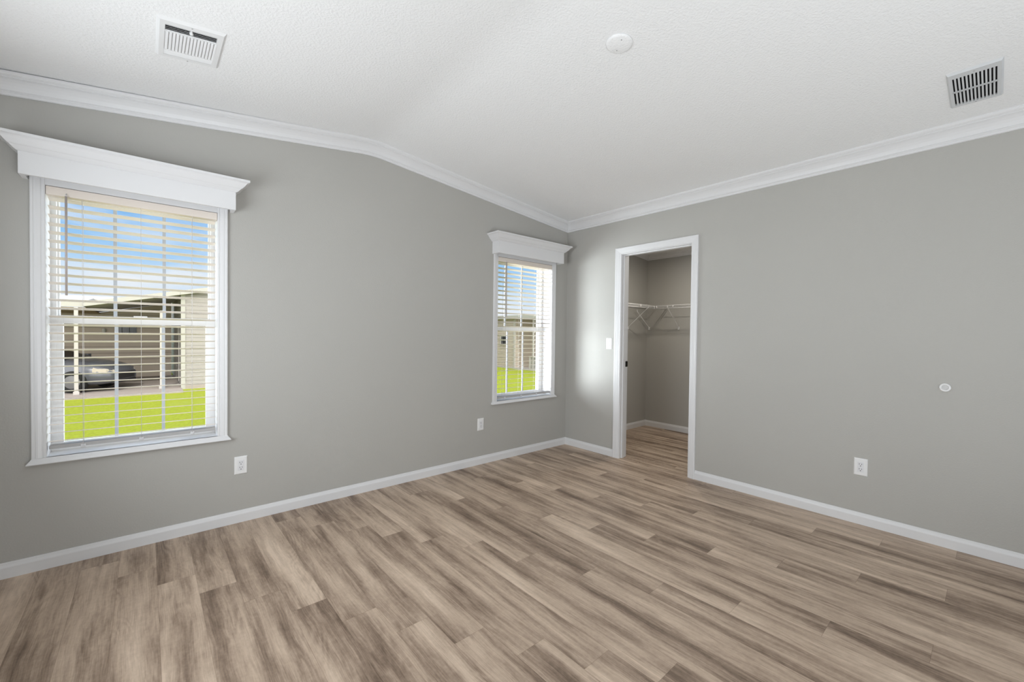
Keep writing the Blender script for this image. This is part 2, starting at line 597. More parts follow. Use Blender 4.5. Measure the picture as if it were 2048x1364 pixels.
ka = MB()
secs = []
secs.append([(XL + p, -p, zcb(XL) + h) for p, h in CROWN])
for x in RIDGE:
    secs.append([(x, -p, zcb(x) + h) for p, h in CROWN])
secs.append([(-p, -p, zcb(-p) + h) for p, h in CROWN])
ka.loft(secs)
struct('trim_1', ka, 'white_trim', 'white crown moulding bending over the window wall', 'crown moulding')
kb = MB()
kb.loft([[(-p, -p, zcb(-p) + h) for p, h in CROWN], [(-p, YB, zcb(-p) + h) for p, h in CROWN]])
struct('trim_2', kb, 'white_trim', 'white crown moulding straight along the closet wall', 'crown moulding')
kc = MB()
SC = [(p * 0.72, h * 0.56) for p, h in CROWN]
zc2 = lambda x: zceil(x) - 0.0563
kc.loft([[(BT, CY0 - p, zc2(BT) + h) for p, h in SC], [(CX1 - p, CY0 - p, zc2(CX1 - p) + h) for p, h in SC],
         [(CX1 - p, CY1, zc2(CX1 - p) + h) for p, h in SC]])
struct('trim_3', kc, 'white_trim', 'small white crown moulding inside the closet', 'crown moulding')

# baseboards
BASE = [(0, 0), (.0125, 0), (.0125, .052), (.0115, .056), (.0075, .066), (.0058, .0745), (.0045, .0763), (0, .0763)]
MB_ = MB()
MB_.loft([[(XL, -p, h) for p, h in BASE], [(-p, -p, h) for p, h in BASE]])
struct('baseboard_left', MB_, 'white_trim', 'white baseboard along the window wall', 'baseboard')
MB_ = MB()
MB_.loft([[(-p, -p, h) for p, h in BASE], [(-p, -0.653, h) for p, h in BASE]])
MB_.loft([[(-p, -1.493, h) for p, h in BASE], [(-p, YB, h) for p, h in BASE]])
struct('baseboard_right', MB_, 'white_trim', 'white baseboard on both sides of the closet doorway', 'baseboard')
MB_ = MB()
MB_.loft([[(BT, CY0 - p, h) for p, h in BASE], [(CX1 - p, CY0 - p, h) for p, h in BASE], [(CX1 - p, CY1, h) for p, h in BASE]])
struct('baseboard_closet', MB_, 'white_trim', 'white baseboard around the closet floor', 'baseboard')

# ------------------------------------------------------------------ door opening
door = empty('door_1', (0.0, (DY0 + DY1) / 2, 0), 'white cased closet doorway with no door in it', 'doorway', kind='structure')
jb = MB()
jb.box((-0.001, DY0, 0), (BT + 0.001, DY0 + 0.018, DZ + 0.018))
jb.box((-0.001, DY1 - 0.018, 0), (BT + 0.001, DY1, DZ + 0.018))
jb.box((-0.001, DY1, DZ), (BT + 0.001, DY0, DZ + 0.018))
jb.build('jamb', 'white_trim', door)
st = MB()
st.box((0.030, DY0 - 0.010, 0), (0.066, DY0, DZ))
st.box((0.030, DY1, 0), (0.066, DY1 + 0.010, DZ))
st.box((0.030, DY1 + 0.010, DZ - 0.010), (0.066, DY0 - 0.010, DZ))
st.build('door_stop', 'white_trim', door)
CAS = [(0, 0), (0, .0085), (.004, .0105), (.012, .0105), (.017, .0125), (.030, .0145), (.043, .0155), (.049, .0175), (.056, .0175), (.061, .0155), (.061, 0)]
for side in (0, 1):
    y = DY0 + 0.005 if side == 0 else DY1 - 0.005
    sg = 1 if side == 0 else -1
    cw = 1.10 if side == 0 else 0.98
    mbc = MB()
    mbc.loft([[(-t, y + sg * w * cw, 0) for w, t in CAS], [(-t, y + sg * w * cw, DZ + 0.005 + w) for w, t in CAS]])
    mbc.build('casing', 'white_trim', door)
mbc = MB()
mbc.loft([[(-t, DY0 + 0.005 + w * 1.10, DZ + 0.005 + w) for w, t in CAS], [(-t, DY1 - 0.005 - w * 0.98, DZ + 0.005 + w) for w, t in CAS]])
mbc.build('casing', 'white_trim', door)
sp = MB().box((0.078, DY0 - 0.0025, 0.915), (0.1155, DY0, 0.972), 0.001)
sp.box((0.1155, DY0 - 0.0015, 0.922), (0.119, DY0 + 0.006, 0.965))
o = sp.build('strike_plate', 'bronze_dark', door)
o['label'] = 'dark bronze strike plate'

# ------------------------------------------------------------------ windows
LEG = [(0, 0), (0, .008), (.003, .0105), (.010, .0105), (.013, .009), (.017, .012), (.029, .0145), (.036, .0145), (.039, .013), (.043, .016), (.0495, .016), (.0525, .0135), (.0525, 0)]
FR = dict(y0=0.135, y1=WT)


def make_window(name, w, label, low):
    xl, xr, z0, z1 = w['xl'], w['xr'], w['z0'], w['z1']
    xm = (xl + xr) / 2
    root = empty(name, (xm, 0, z0), label, 'window', kind='structure')
    # jamb liners and sill board
    j = MB()
    j.box((xl - 0.016, -0.002, z0), (xl, WT, z1))
    j.box((xr, -0.002, z0), (xr + 0.016, WT, z1))
    j.box((xl - 0.016, -0.002, z1), (xr + 0.016, WT, z1 + 0.016))
    j.build('jamb', 'white_trim', root)
    MB().box((xl - 0.016, -0.012, z0 - 0.022), (xr + 0.016, WT, z0)).build('window_sill', 'white_trim', root)
    # casing legs and head
    for sg, x in ((-1, xl), (1, xr)):
        c = MB()
        c.loft([[(x + sg * ww, -t, z0 - 0.002) for ww, t in LEG], [(x + sg * ww, -t, z1 + 0.085) for ww, t in LEG]])
        c.build('casing', 'white_trim', root)
    MB().box((xl, -0.009, z1), (xr, 0.0, z1 + 0.085)).build('head_casing', 'white_trim', root)
    # cove apron under the sill, returned at both ends
    A = [(0.0, low), (.0320, low), (.0330, low + .004), (.0290, low + .010), (.0230, low + .017), (.0185, low + .0235), (.0165, z0 - .003), (.0165, z0), (0, z0)]
    ap = MB()
    ex = lambda o_: max(o_, 0.0165) - 0.0165
    ap.loft([[(xl - .0525 - ex(o_), -0.0, z) for o_, z in A],
             [(xl - .0525 - ex(o_), -o_, z) for o_, z in A], [(xr + .0525 + ex(o_), -o_, z) for o_, z in A],
             [(xr + .0525 + ex(o_), -0.0, z) for o_, z in A]])
    bmesh.ops.remove_doubles(ap.bm, verts=ap.bm.verts, dist=1e-6)
    ap.build('apron', 'white_trim', root)
    # vinyl frame
    f = MB()
    y0, y1 = FR['y0'], FR['y1']
    mg = 0.022
    f.box((xl, y0, z0), (xl + mg, y1, z1))
    f.box((xr - mg, y0, z0), (xr, y1, z1))
    f.box((xl + mg, y0, z1 - mg), (xr - mg, y1, z1))
    f.box((xl + mg, y0, z0), (xr - mg, y1, z0 + 0.018))
    f.build('window_frame', 'window_vinyl', root)
    zm0, zm1 = 1.261, 1.306

    def sash(nm, x0, x1, za, zb, ya, yb, st, rail_b, rail_t, yg):
        s = MB()
        s.box((x0, ya, za), (x0 + st, yb, zb), 0.002)
        s.box((x1 - st, ya, za), (x1, yb, zb), 0.002)
        s.box((x0 + st, ya, za), (x1 - st, yb, za + rail_b), 0.002)
        s.box((x0 + st, ya, zb - rail_t), (x1 - st, yb, zb), 0.002)
        so = s.build(nm, 'window_vinyl', root)
        g0, g1, h0, h1 = x0 + st, x1 - st, za + rail_b, zb - rail_t
        MB().box((g0 - .003, yg - .002, h0 - .003), (g1 + .003, yg + .002, h1 + .003)).build('pane', 'window_glass', so)
        for k in (1, 2):
            xg = g0 + (g1 - g0) * k / 3
            MB().box((xg - .008, yg + .004, h0), (xg + .008, yg + .010, h1)).build('grille_bar', 'grille_shaded', so)
        return so

    sash('upper_sash', xl + mg, xr - mg, zm1 - 0.035, z1 - mg, 0.176, 0.205, 0.008, 0.035, 0.010, 0.190)
    sash('lower_sash', xl + 0.020, xr - 0.020, z0 + 0.012, zm1 - 0.004, 0.138, 0.170, 0.026, 0.030, 0.041, 0.155)
    lk_ = MB().box((xm - .03, 0.140, zm1 - 0.004), (xm + .03, 0.168, zm1 + 0.006), 0.002)
    lk_.build('sash_lock', 'window_vinyl', root)
    return root


make_window('window_1', W1, 'large white double hung window at the left looking onto the carport', 0.545)
make_window('window_2', W2, 'white double hung window beside the corner', 0.552)


# ------------------------------------------------------------------ valance boxes above the windows
CORN = [(0, 0), (.004, 0), (.008, .0025), (.013, .007), (.022, .0165), (.0245, .0195), (.0285, .0215), (.033, .026), (.044, .0395),
        (.050, .0475), (.055, .0525), (.060, .0555), (.0655, .0575), (.0655, .070), (0, .070)]


def make_valance(xl, xr, zb, zj, label):
    root = empty('window_cornice', ((xl + xr) / 2, 0, zb), label, 'window cornice', 'white cornice boxes over the windows')
    YF = -0.097
    MB().box((xl, YF, zb), (xr, YF + 0.019, zj + 0.05)).build('front_board', 'white_trim', root)
    for x in (xl, xr - 0.019):
        MB().box((x, YF + 0.019, zb), (x + 0.019, 0, zj + 0.05)).build('side_board', 'white_trim', root)
    c = MB()
    c.loft([[(xl - o_, 0, zj + h) for o_, h in CORN], [(xl - o_, YF - o_, zj + h) for o_, h in CORN],
            [(xr + o_, YF - o_, zj + h) for o_, h in CORN], [(xr + o_, 0, zj + h) for o_, h in CORN]])
    c.build('crown_moulding', 'white_trim', root)
    MB().box((xl + 0.019, YF + 0.019, zj + 0.03), (xr - 0.019, 0, zj + 0.05)).build('top_board', 'white_trim', root)


make_valance(-4.037, -3.157, 1.975, 2.083, 'white cornice box over the large left window')
make_valance(-1.071, -0.164, 1.998, 2.114, 'white cornice box over the window beside the corner')


# ------------------------------------------------------------------ blinds
def make_blind(w, x0, x1, zfirst, pitch, nsl, zrail, cords, wand_x, label):
    root = empty('window_blind', ((x0 + x1) / 2, 0.025, w['z0']), label, 'blind', 'white slatted blinds in the windows')
    MB().box((w['xl'] + 0.0015, -0.006, zfirst + 0.016), (w['xr'] - 0.0015, 0.050, w['z1'] - 0.002), 0.002).build('headrail', 'blind_white', root)
    tilt = math.radians(9)
    yc = 0.025
    hw = 0.025
    secpts = []
    for k in range(7):
        s = -1 + 2 * k / 6
        secpts.append((s * hw, 0.0016 * (1 - s * s)))
    prof = [(a, h + 0.0012) for a, h in secpts] + [(a, h - 0.0012) for a, h in secpts[::-1]]
    first = None
    zs = []
    for k in range(nsl):
        z = zfirst - pitch * k
        zs.append(z)
        if first is None:
            sl = MB()
            pr = [(a * math.cos(tilt) + h * math.sin(tilt), h * math.cos(tilt) - a * math.sin(tilt)) for a, h in prof]
            sl.loft([[(x, yc + a, z + h) for a, h in pr] for x in (x0, x1)])
            first = sl.build('slat', 'blind_white', root)
        else:
            c = first.copy()
            COL.objects.link(c)
            c.parent = root
            c.location = (0, 0, z - zfirst)
    br = MB()
    br.box((x0, 0.002, zrail - 0.006), (x1, 0.048, zrail + 0.012), 0.002)
    br.build('bottom_rail', 'rail_grey', root)
    for cx in cords:
        lad = MB()
        for yy in (yc - hw - 0.001, yc + hw + 0.001):
            lad.tube([(cx, yy, zrail), (cx, yy, zfirst + 0.02)], 0.0009, 6)
        for z in zs:
            lad.tube([(cx, yc - hw, z + 0.0005), (cx, yc + hw, z - 0.0075)], 0.0006, 4)
        lad.build('ladder_cord', 'cord_white', root)
        bt = MB()
        bt.box((cx - 0.010, -0.001, zrail - 0.014), (cx + 0.010, 0.006, zrail + 0.004), 0.002)
        bt.lathe([(0.0045, 0), (0.0045, 0.006)], (cx, -0.001, zrail - 0.006), (0, -1, 0), (1, 0, 0), 12)
        bt.build('cord_button', 'plastic_clear', root)
    wd = MB()
    wd.tube([(wand_x, -0.016, w['z1'] - 0.045), (wand_x, -0.020, 1.405)], 0.0052, 6)
    wo_ = wd.build('tilt_wand', 'wand_plastic', root)
    wo_['label'] = 'smoky brown tilt wand'
    hk = MB()
    hk.tube([(wand_x, -0.006, w['z1'] - 0.030), (wand_x, -0.014, w['z1'] - 0.034), (wand_x, -0.016, w['z1'] - 0.050)], 0.0022, 6)
    hk.build('wand_hook', 'plastic_clear', wo_)
    return root


make_blind(W1, -3.953, -3.249, 1.900, 0.04325, 30, 0.616, (-3.829, -3.596, -3.3645), -3.886,
           'white slatted blind with a wand in the large left window')
make_blind(W2, -0.996, -0.2565, 1.921, 0.0439, 30, 0.606, (-0.8950, -0.6767, -0.4587), -0.905,
           'white slatted blind in the window beside the corner')


# ------------------------------------------------------------------ wall plates
def local_frame(origin, ex, ey, ez):
    m_ = Matrix((Vector(ex), Vector(ey), Vector(ez))).transposed().to_4x4()
    m_.translation = Vector(origin)
    return m_


def wall_frame(wall, a, z):
    # local x to the right as seen from the room, y up, z out of the wall
    if wall == 'left':
        return local_frame((a, 0, z), (1, 0, 0), (0, 0, 1), (0, -1, 0))
    return local_frame((0, a, z), (0, -1, 0), (0, 0, 1), (-1, 0, 0))


def plate_mesh(w, h, t):
    mb = MB()
    pr = [(0, 0), (0.0, 0.0015), (0.003, t * 0.8), (0.006, t), ]
    secs = []
    for ins, z in pr:
        a, c = w / 2 - ins, h / 2 - ins
        secs.append([(-a, -c, z), (a, -c, z), (a, c, z), (-a, c, z)])
    return mb.loft(secs)


def make_outlet(wall, a, z, label):
    root = empty('wall_outlet', None, label, 'outlet', 'white wall outlets', matrix=wall_frame(wall, a, z))
    root['local'] = 1
    plate_mesh(0.0715, 0.1145, 0.006).build('wall_plate', 'plate_white', root)
    rc = MB().box((-0.0165, -0.0335, 0.004), (0.0165, 0.0335, 0.0078), 0.001)
    rc = rc.build('receptacle', 'plate_insert', root)
    rc['local'] = 1
    for cy in (0.016, -0.016):
        for sx_, hh in ((-0.0064, 0.0040), (0.0064, 0.0034)):
            MB().box((sx_ - 0.0012, cy + 0.0035 - hh, 0.0075), (sx_ + 0.0012, cy + 0.0035 + hh, 0.0081)).build('slot', 'slot_dark', rc)
        MB().lathe([(0.0027, 0.0075), (0.0027, 0.0081)], (0, cy - 0.0085, 0), (0, 0, 1), (1, 0, 0), 14).build('slot', 'slot_dark', rc)
    for sy_ in (0.048, -0.048):
        MB().lathe([(0.0030, 0.0055), (0.0026, 0.0068)], (0, sy_, 0), (0, 0, 1), (1, 0, 0), 12).build('screw', 'plate_white', root)
    del root['local'], rc['local']


make_outlet('left', -3.115, 0.367, 'white outlet low on the wall below the large left window')
make_outlet('left', -1.191, 0.377, 'white outlet low on the wall below left of the corner window')
make_outlet('right', -2.607, 0.379, 'white outlet low on the closet wall right of the doorway')

sw = empty('light_switch', None, 'white paddle light switch left of the closet doorway', 'light switch', matrix=wall_frame('right', -0.5835, 1.147))
sw['local'] = 1
plate_mesh(0.0715, 0.1145, 0.006).build('wall_plate', 'plate_white', sw)
pd = MB()
pd.prism([(-0.0165, -0.0335, 0.004), (-0.0165, 0.0335, 0.004), (-0.0165, 0.0335, 0.0105), (-0.0165, 0.0, 0.0078), (-0.0165, -0.0335, 0.0070)], (0.026, 0, 0))
pd.build('paddle', 'plate_white', sw)
sl_ = MB().box((0.0110, -0.0335, 0.004), (0.0165, 0.0335, 0.0070))
so_ = sl_.build('dimmer_track', 'plate_insert', sw)
so_['local'] = 1
MB().box((0.0118, -0.024, 0.0068), (0.0158, -0.014, 0.0095), 0.0008).build('dimmer_slide', 'rubber_grey', so_)
del sw['local'], so_['local']

# round wall bumper
bp_ = empty('door_bumper', None, 'small round white door bumper on the closet wall', 'door bumper', matrix=wall_frame('right', -2.987, 0.945))
bp_['local'] = 1
MB().lathe([(0.0255, 0.0), (0.0260, 0.004), (0.0245, 0.010), (0.0215, 0.0135), (0.0190, 0.0140), (0.0165, 0.0125), (0.0150, 0.0095), (0.0, 0.0085)],
           (0, 0, 0), (0, 0, 1), (1, 0, 0), 40).build('rim', 'plate_white', bp_)
MB().lathe([(0.0148, 0.0085), (0.0148, 0.0095), (0.010, 0.0103), (0, 0.0106)], (0, 0, 0), (0, 0, 1), (1, 0, 0), 40).build('pad', 'rubber_grey', bp_)
del bp_['local']


# ------------------------------------------------------------------ ceiling fittings
def ceil_frame(x, y, slope):
    """local x runs up/down the slope, local y towards the rear wall, local z down into the room"""
    nrm = math.sqrt(1 + slope * slope)
    ex = Vector((1, 0, slope)) / nrm
    ez = Vector((slope, 0, -1)) / nrm
    ey = ez.cross(ex)
    return local_frame((x, y, zceil(x)), ex, ey, ez)


def ring_plate(mb, hu, hv, wu0, wu1, wv0, wv1, t, edge):
    """plate with bevelled outer edge and a rectangular window"""
    out0 = [(-hu, -hv, 0), (hu, -hv, 0), (hu, hv, 0), (-hu, hv, 0)]
    a, c = hu - edge, hv - edge
    out1 = [(-a, -c, t), (a, -c, t), (a, c, t), (-a, c, t)]
    inn1 = [(wu0, wv0, t), (wu1, wv0, t), (wu1, wv1, t), (wu0, wv1, t)]
    inn0 = [(wu0, wv0, 0), (wu1, wv0, 0), (wu1, wv1, 0), (wu0, wv1, 0)]
    rows = [[mb.bm.verts.new(p) for p in s] for s in (out0, out1, inn1, inn0)]
    for a_, c_ in zip(rows, rows[1:] + rows[:1]):
        for q in range(4):
            mb.bm.faces.new((a_[q], a_[(q + 1) % 4], c_[(q + 1) % 4], c_[q]))


# three way supply register at the upper left
v1 = empty('ceiling_vent', None, 'white curved blade ceiling vent above the large left window', 'ceiling vent', matrix=ceil_frame(-3.420, -0.731, SL))
v1['local'] = 1
p = MB()
ring_plate(p, 0.122, 0.161, -0.094, 0.090, -0.130, 0.121, 0.010, 0.010)
p.build('vent_plate', 'vent_white', v1)
MB().box((-0.096, -0.132, 0.0004), (0.092, 0.123, 0.0012)).build('duct_dark_sheet', 'duct_dark', v1)  # dark sheet in place of the shaded duct; the ceiling has no hole
for k in range(4):
    vv = 0.115 - k * 0.0118
    s_ = MB()
    s_.loft([[(u, vv - 0.0118, 0.0022), (u, vv - 0.0114, 0.0016), (u, vv + 0.0040, 0.0106), (u, vv + 0.0036, 0.0112)] for u in (-0.094, 0.090)])
    s_.build('louvre_blade', 'vent_white', v1)
for k in range(15):
    u = -0.088 + k * 0.0125
    prof_ = []
    for q in range(5):
        t_ = q / 4
        prof_.append((u - 0.0072 + 0.0136 * t_, 0.0040 + 0.0072 * math.sin(t_ * math.pi / 2)))
    s_ = MB()
    top = [(a, z) for a, z in prof_]
    bot = [(a + 0.0005, z - 0.0008) for a, z in prof_[::-1]]
    s_.loft([[(a, vv, z) for a, z in top + bot] for vv in (-0.083, 0.068)])
    s_.build('louvre_blade', 'vent_white', v1)
for k in range(3):
    vv = -0.094 - k * 0.0125
    s_ = MB()
    s_.loft([[(u, vv + 0.006, 0.0018), (u, vv + 0.0065, 0.0026), (u, vv - 0.0055, 0.0112), (u, vv - 0.006, 0.0104)] for u in (-0.094, 0.090)])
    s_.build('louvre_blade', 'vent_white', v1)
MB().box((-0.094, 0.068, 0.003), (0.090, 0.0735, 0.0105)).build('cross_bar', 'vent_white', v1)
MB().box((-0.094, -0.0885, 0.003), (0.090, -0.083, 0.0105)).build('cross_bar', 'vent_white', v1)
lv = MB()
lv.lathe([(0.0062, 0.006), (0.0072, 0.012), (0.0068, 0.016), (0.003, 0.0175), (0, 0.0178)], (-0.004, 0.104, 0), (0, 0, 1), (1, 0, 0), 18)
lv.box((-0.0065, 0.104, 0.010), (-0.0015, 0.126, 0.013), 0.001)
lv.build('damper_lever', 'vent_white', v1)
for uu_, vv_ in ((-0.003, -0.148), (-0.003, 0.142)):
    MB().lathe([(0.0036, 0.0095), (0.0030, 0.0112)], (uu_, vv_, 0), (0, 0, 1), (1, 0, 0), 12).build('screw', 'rail_grey', v1)
del v1['local']

# return grille at the right
v2 = empty('ceiling_vent', None, 'slotted grey white ceiling vent above the closet wall', 'ceiling vent', matrix=ceil_frame(-0.428, -3.085, -SR))
v2['local'] = 1
p = MB()
HU, HV = 0.175, 0.094
ring_plate(p, HU, HV, -0.130, 0.148, -0.0785, 0.0785, 0.011, 0.007)
pv = 0.01285
sl0 = -5.5 * pv
for k in range(13):
    c0 = sl0 + (k - 0.5) * pv
    lo = max(c0 - 0.0033, -0.0785)
    hi = min(c0 + 0.0033, 0.0785)
    if k == 0:
        lo = -0.0785
    if k == 12:
        hi = 0.0785
    p.box((-0.130, lo, 0.006), (0.148, hi, 0.011))
p.box((0.003, -0.0785, 0.0062), (0.013, 0.0785, 0.0110))
p.build('vent_plate', 'vent_grey', v2)
MB().box((-0.132, -0.080, 0.0004), (0.150, 0.080, 0.0012)).build('duct_dark_sheet', 'duct_dark', v2)  # dark sheet behind the slots imitating the unlit duct
for uu_, vv_ in ((-0.152, 0.0), (0.162, 0.0)):
    MB().lathe([(0.0036, 0.0108), (0.0030, 0.0122)], (uu_, vv_, 0), (0, 0, 1), (1, 0, 0), 12).build('screw', 'rail_grey', v2)
del v2['local']

# painted over blank cover
dc = empty('ceiling_cover_plate', None, 'small round painted cover plate at the middle of the ceiling', 'cover plate', matrix=ceil_frame(-1.836, -1.950, -SR))
dc['local'] = 1
MB().lathe([(0.064, 0.0), (0.0635, 0.003), (0.060, 0.0075), (0.054, 0.0095), (0.0, 0.0105)], (0, 0, 0), (0, 0, 1), (1, 0, 0), 48).build('plate', 'ceiling_texture', dc)
for a_ in (-0.035, 0.035):
    MB().lathe([(0.0032, 0.0098), (0.0026, 0.0118)], (a_ * 0.6, -a_ * 0.8, 0), (0, 0, 1), (1, 0, 0), 12).build('screw', 'rail_grey', dc)
del dc['local']

# ------------------------------------------------------------------ closet shelves
ZT, ZB_ = 1.612, 1.579
DEP = 0.305


def make_shelf(label, axis, a0, a1, spacers, braces, lip_from):
    """axis 'x': along the left closet wall; 'y': along the rear closet wall. a = run, d = distance from that wall"""
    if axis == 'x':
        P = lambda a, d, z: (a, CY0 - d, z)
    else:
        P = lambda a, d, z: (CX1 - d, a, z)
    root = empty('wire_shelf', P((a0 + a1) / 2, 0.0, ZB_), label, 'wire shelf', 'white wire closet shelves')
    MB().tube([P(lip_from, DEP, ZT), P(a1, DEP, ZT)], 0.0042).build('front_rail', 'wire_white', root)
    MB().tube([P(lip_from, DEP, ZB_), P(a1, DEP, ZB_)], 0.0038).build('front_rail', 'wire_white', root)
    MB().tube([P(a0, 0.006, ZT - 0.006), P(a1, 0.006, ZT - 0.006)], 0.0030).build('back_rail', 'wire_white', root)
    MB().tube([P(a0, 0.155, ZT - 0.006), P(a1, 0.155, ZT - 0.006)], 0.0030).build('middle_rail', 'wire_white', root)
    dk = MB()
    cnt = int(abs(a1 - lip_from) / 0.0254)
    sg = 1 if a1 > lip_from else -1
    for k in range(cnt + 1):
        a = lip_from + sg * 0.0254 * k
        dk.tube([P(a, 0.002, ZT - 0.0015), P(a, DEP - 0.002, ZT - 0.0015), P(a, DEP + 0.001, ZT - 0.006)], 0.0014, 5)
    dk.build('wire_deck', 'wire_white', root)
    for a in spacers:
        MB().tube([P(a, DEP, ZB_), P(a, DEP, ZT)], 0.0048).build('rail_spacer', 'wire_white', root)
    for a in braces:
        b_ = MB()
        zt = ZT + 0.004 if axis == 'x' or a < lip_from else ZB_ - 0.004
        b_.tube([P(a, DEP, zt), P(a, DEP - 0.004, zt - 0.026), P(a, 0.022, 1.352), P(a, 0.012, 1.335)], 0.0042)
        bo = b_.build('support_brace', 'wire_white', root)
        ft = MB().box([min(q) for q in zip(P(a - 0.011, 0.0, 1.312), P(a + 0.011, 0.016, 1.352))],
                      [max(q) for q in zip(P(a - 0.011, 0.0, 1.312), P(a + 0.011, 0.016, 1.352))], 0.003)
        ft.build('wall_clip', 'wire_white', bo)


make_shelf('white wire shelf along the left closet wall', 'x', CX1 - 0.01, BT + 0.02, (1.290, 0.98, 0.60, 0.25), (1.160, 0.55), CX1 - 0.012)
make_shelf('white wire shelf across the back of the closet', 'y', CY0 - DEP - 0.006, CY1 + 0.01, (-0.345, -0.565, -0.90, -1.3), (-0.066, -0.490, -1.15), CY0 - DEP - 0.006)

# ------------------------------------------------------------------ outdoors
G = -0.70
gl_ = MB().box((-60, WT + 0.02, G - 0.4), (60, 90, G))
tag(gl_.build('lawn', 'lawn_green'), 'bright green mown lawn outside the windows', 'lawn', kind='structure')
sb = MB().box((-10.5, 13.35, G - 0.02), (-2.70, 19.6, G + 0.05))
tag(sb.build('driveway', 'concrete'), 'pale concrete slab under the carport', 'driveway', kind='structure')

# neighbour's house with its gable end to us
h1 = empty('house', (1.5, 19, G), 'cream sided house beside the carport seen through the left window', 'house')
RS = 0.222
zrk = lambda x: 1.895 + RS * (x + 4.93) if x < 1.0 else 1.895 + RS * 5.93 - RS * (x - 1.0)
wl = MB().prism([(-2.69, 14.35, G), (6.5, 14.35, G), (6.5, 14.35, zrk(6.5)), (1.0, 14.35, zrk(1.0)), (-2.69, 14.35, zrk(-2.69))], (0, 9.5, 0))
wl.build('wall', 'siding_cream', h1)
MB().box((-2.69, 14.33, G), (6.5, 14.36, G + 0.12)).build('skirting', 'concrete', h1)
rf = MB()
T = 0.135
rf.prism([(-2.74, 14.12, zrk(-2.74)), (1.0, 14.12, zrk(1.0)), (7.2, 14.12, zrk(7.2)), (7.2, 14.12, zrk(7.2) + T), (1.0, 14.12, zrk(1.0) + T), (-2.74, 14.12, zrk(-2.74) + T)], (0, 9.9, 0))
rf.build('roof', 'fascia_cream', h1)
MB().box((-2.715, 14.32, G), (-2.60, 14.345, zrk(-2.6))).build('corner_board', 'fascia_cream', h1)
dr = MB().box((-2.705, 15.9, G + 0.12), (-2.69, 16.75, 1.35)).build('side_door', 'post_white', h1)
MB().box((-2.712, 16.18, G + 0.15), (-2.705, 16.36, 1.12)).build('door_gap', 'slot_dark', dr)

cp = empty('carport', (-6.5, 14.4, G), 'white roofed carport with slim posts seen through the left window', 'carport')
cr_ = MB()
cr_.prism([(-10.5, 14.28, 1.885), (-10.5, 14.28, 2.035), (-10.5, 20.0, 2.53), (-10.5, 20.0, 2.38)], (5.55, 0, 0))
cr_.build('roof', 'roof_white', cp)
MB().prism([(-4.95, 17.6, 2.27), (-4.95, 17.6, 2.32), (-4.95, 20.0, 2.53), (-4.95, 20.0, 2.48)], (1.15, 0, 0)).build('roof', 'roof_white', cp)
gr_ = MB()
gr_.prism([(-4.95, 14.12, zrk(-4.95)), (-2.745, 14.12, zrk(-2.745)), (-2.745, 14.12, zrk(-2.745) + T), (-4.95, 14.12, zrk(-4.95) + T)], (0, 5.4, 0))
gr_.build('gable_roof', 'fascia_cream', cp)
MB().box((-10.5, 14.24, 1.880), (-4.95, 14.28, 2.02)).build('fascia', 'fascia_cream', cp)
MB().box((-10.5, 14.30, 1.83), (-4.90, 19.44, 1.868)).build('soffit', 'soffit_brown', cp)
MB().prism([(-10.5, 19.45, G), (-2.78, 19.45, G), (-2.78, 19.45, zrk(-2.78)), (-4.93, 19.45, 1.88), (-10.5, 19.45, 1.88)], (0, 0.15, 0)).build('rear_wall', 'siding_shade', cp)
for x, y in ((-5.085, 14.10), (-3.20, 14.42)):
    po = MB().box((x - 0.042, y - 0.042, G + 0.05), (x + 0.042, y + 0.042, 1.86)).build('post', 'post_white', cp)
    MB().box((x - 0.065, y - 0.065, G + 0.05), (x + 0.065, y + 0.065, G + 0.14), 0.01).build('post_base', 'post_white', po)
jw = MB().box((-4.50, 19.41, 1.05), (-3.86, 19.45, 1.33)).build('window', 'outdoor_glass', cp)
for x in (-4.29, -4.07):
    MB().box((x - 0.01, 19.40, 1.05), (x + 0.01, 19.41, 1.33)).build('window_bar', 'car_trim', jw)
MB().lathe([(0.03, 0), (0.06, 0.05), (0.06, 0.14), (0.02, 0.19)], (-4.80, 19.38, 1.09), (0, 0, 1), (1, 0, 0), 14).build('wall_lamp', 'roof_white', cp)

# parked car under the carport
car = empty('car', (-6.14, 15.85, G + 0.05), 'blue grey car parked under the carport', 'car')
car.rotation_euler = (0, 0, math.radians(-22))
car['local'] = 1


def car_section(x, hw_, zlo, zhi, crown):
    pts = []
    for yy, zz in ((-0.80, 0), (-0.97, 0.12), (-1.0, 0.45), (-0.97, 0.72), (-0.88, 0.92), (-0.6, 1.0), (0, 1.0 + crown),
                   (0.6, 1.0), (0.88, 0.92), (0.97, 0.72), (1.0, 0.45), (0.97, 0.12), (0.80, 0)):
        pts.append((x, yy * hw_, zlo + (zhi - zlo) * zz))
    return pts


bd = MB()
bd.loft([car_section(*s) for s in ((-2.28, 0.70, 0.38, 0.78, 0.01), (-2.20, 0.80, 0.28, 0.95, 0.02), (-1.7, 0.86, 0.22, 1.00, 0.02), (-0.9, 0.89, 0.20, 0.98, 0.01),
                                   (0.3, 0.89, 0.20, 0.97, 0.01), (0.95, 0.89, 0.20, 0.98, 0.03), (1.45, 0.88, 0.20, 0.92, 0.04), (1.90, 0.84, 0.22, 0.83, 0.04),
                                   (2.15, 0.76, 0.26, 0.72, 0.03), (2.24, 0.64, 0.32, 0.60, 0.02))], smooth=True)
bd.build('body', 'car_paint', car)


def cab(x, hb, ht, z0_, z1_):
    return [(x, -hb, z0_), (x, -ht, z1_), (x, -ht * 0.5, z1_ + 0.03 * (z1_ > z0_ + 0.1)), (x, ht * 0.5, z1_ + 0.03 * (z1_ > z0_ + 0.1)), (x, ht, z1_), (x, hb, z0_)]


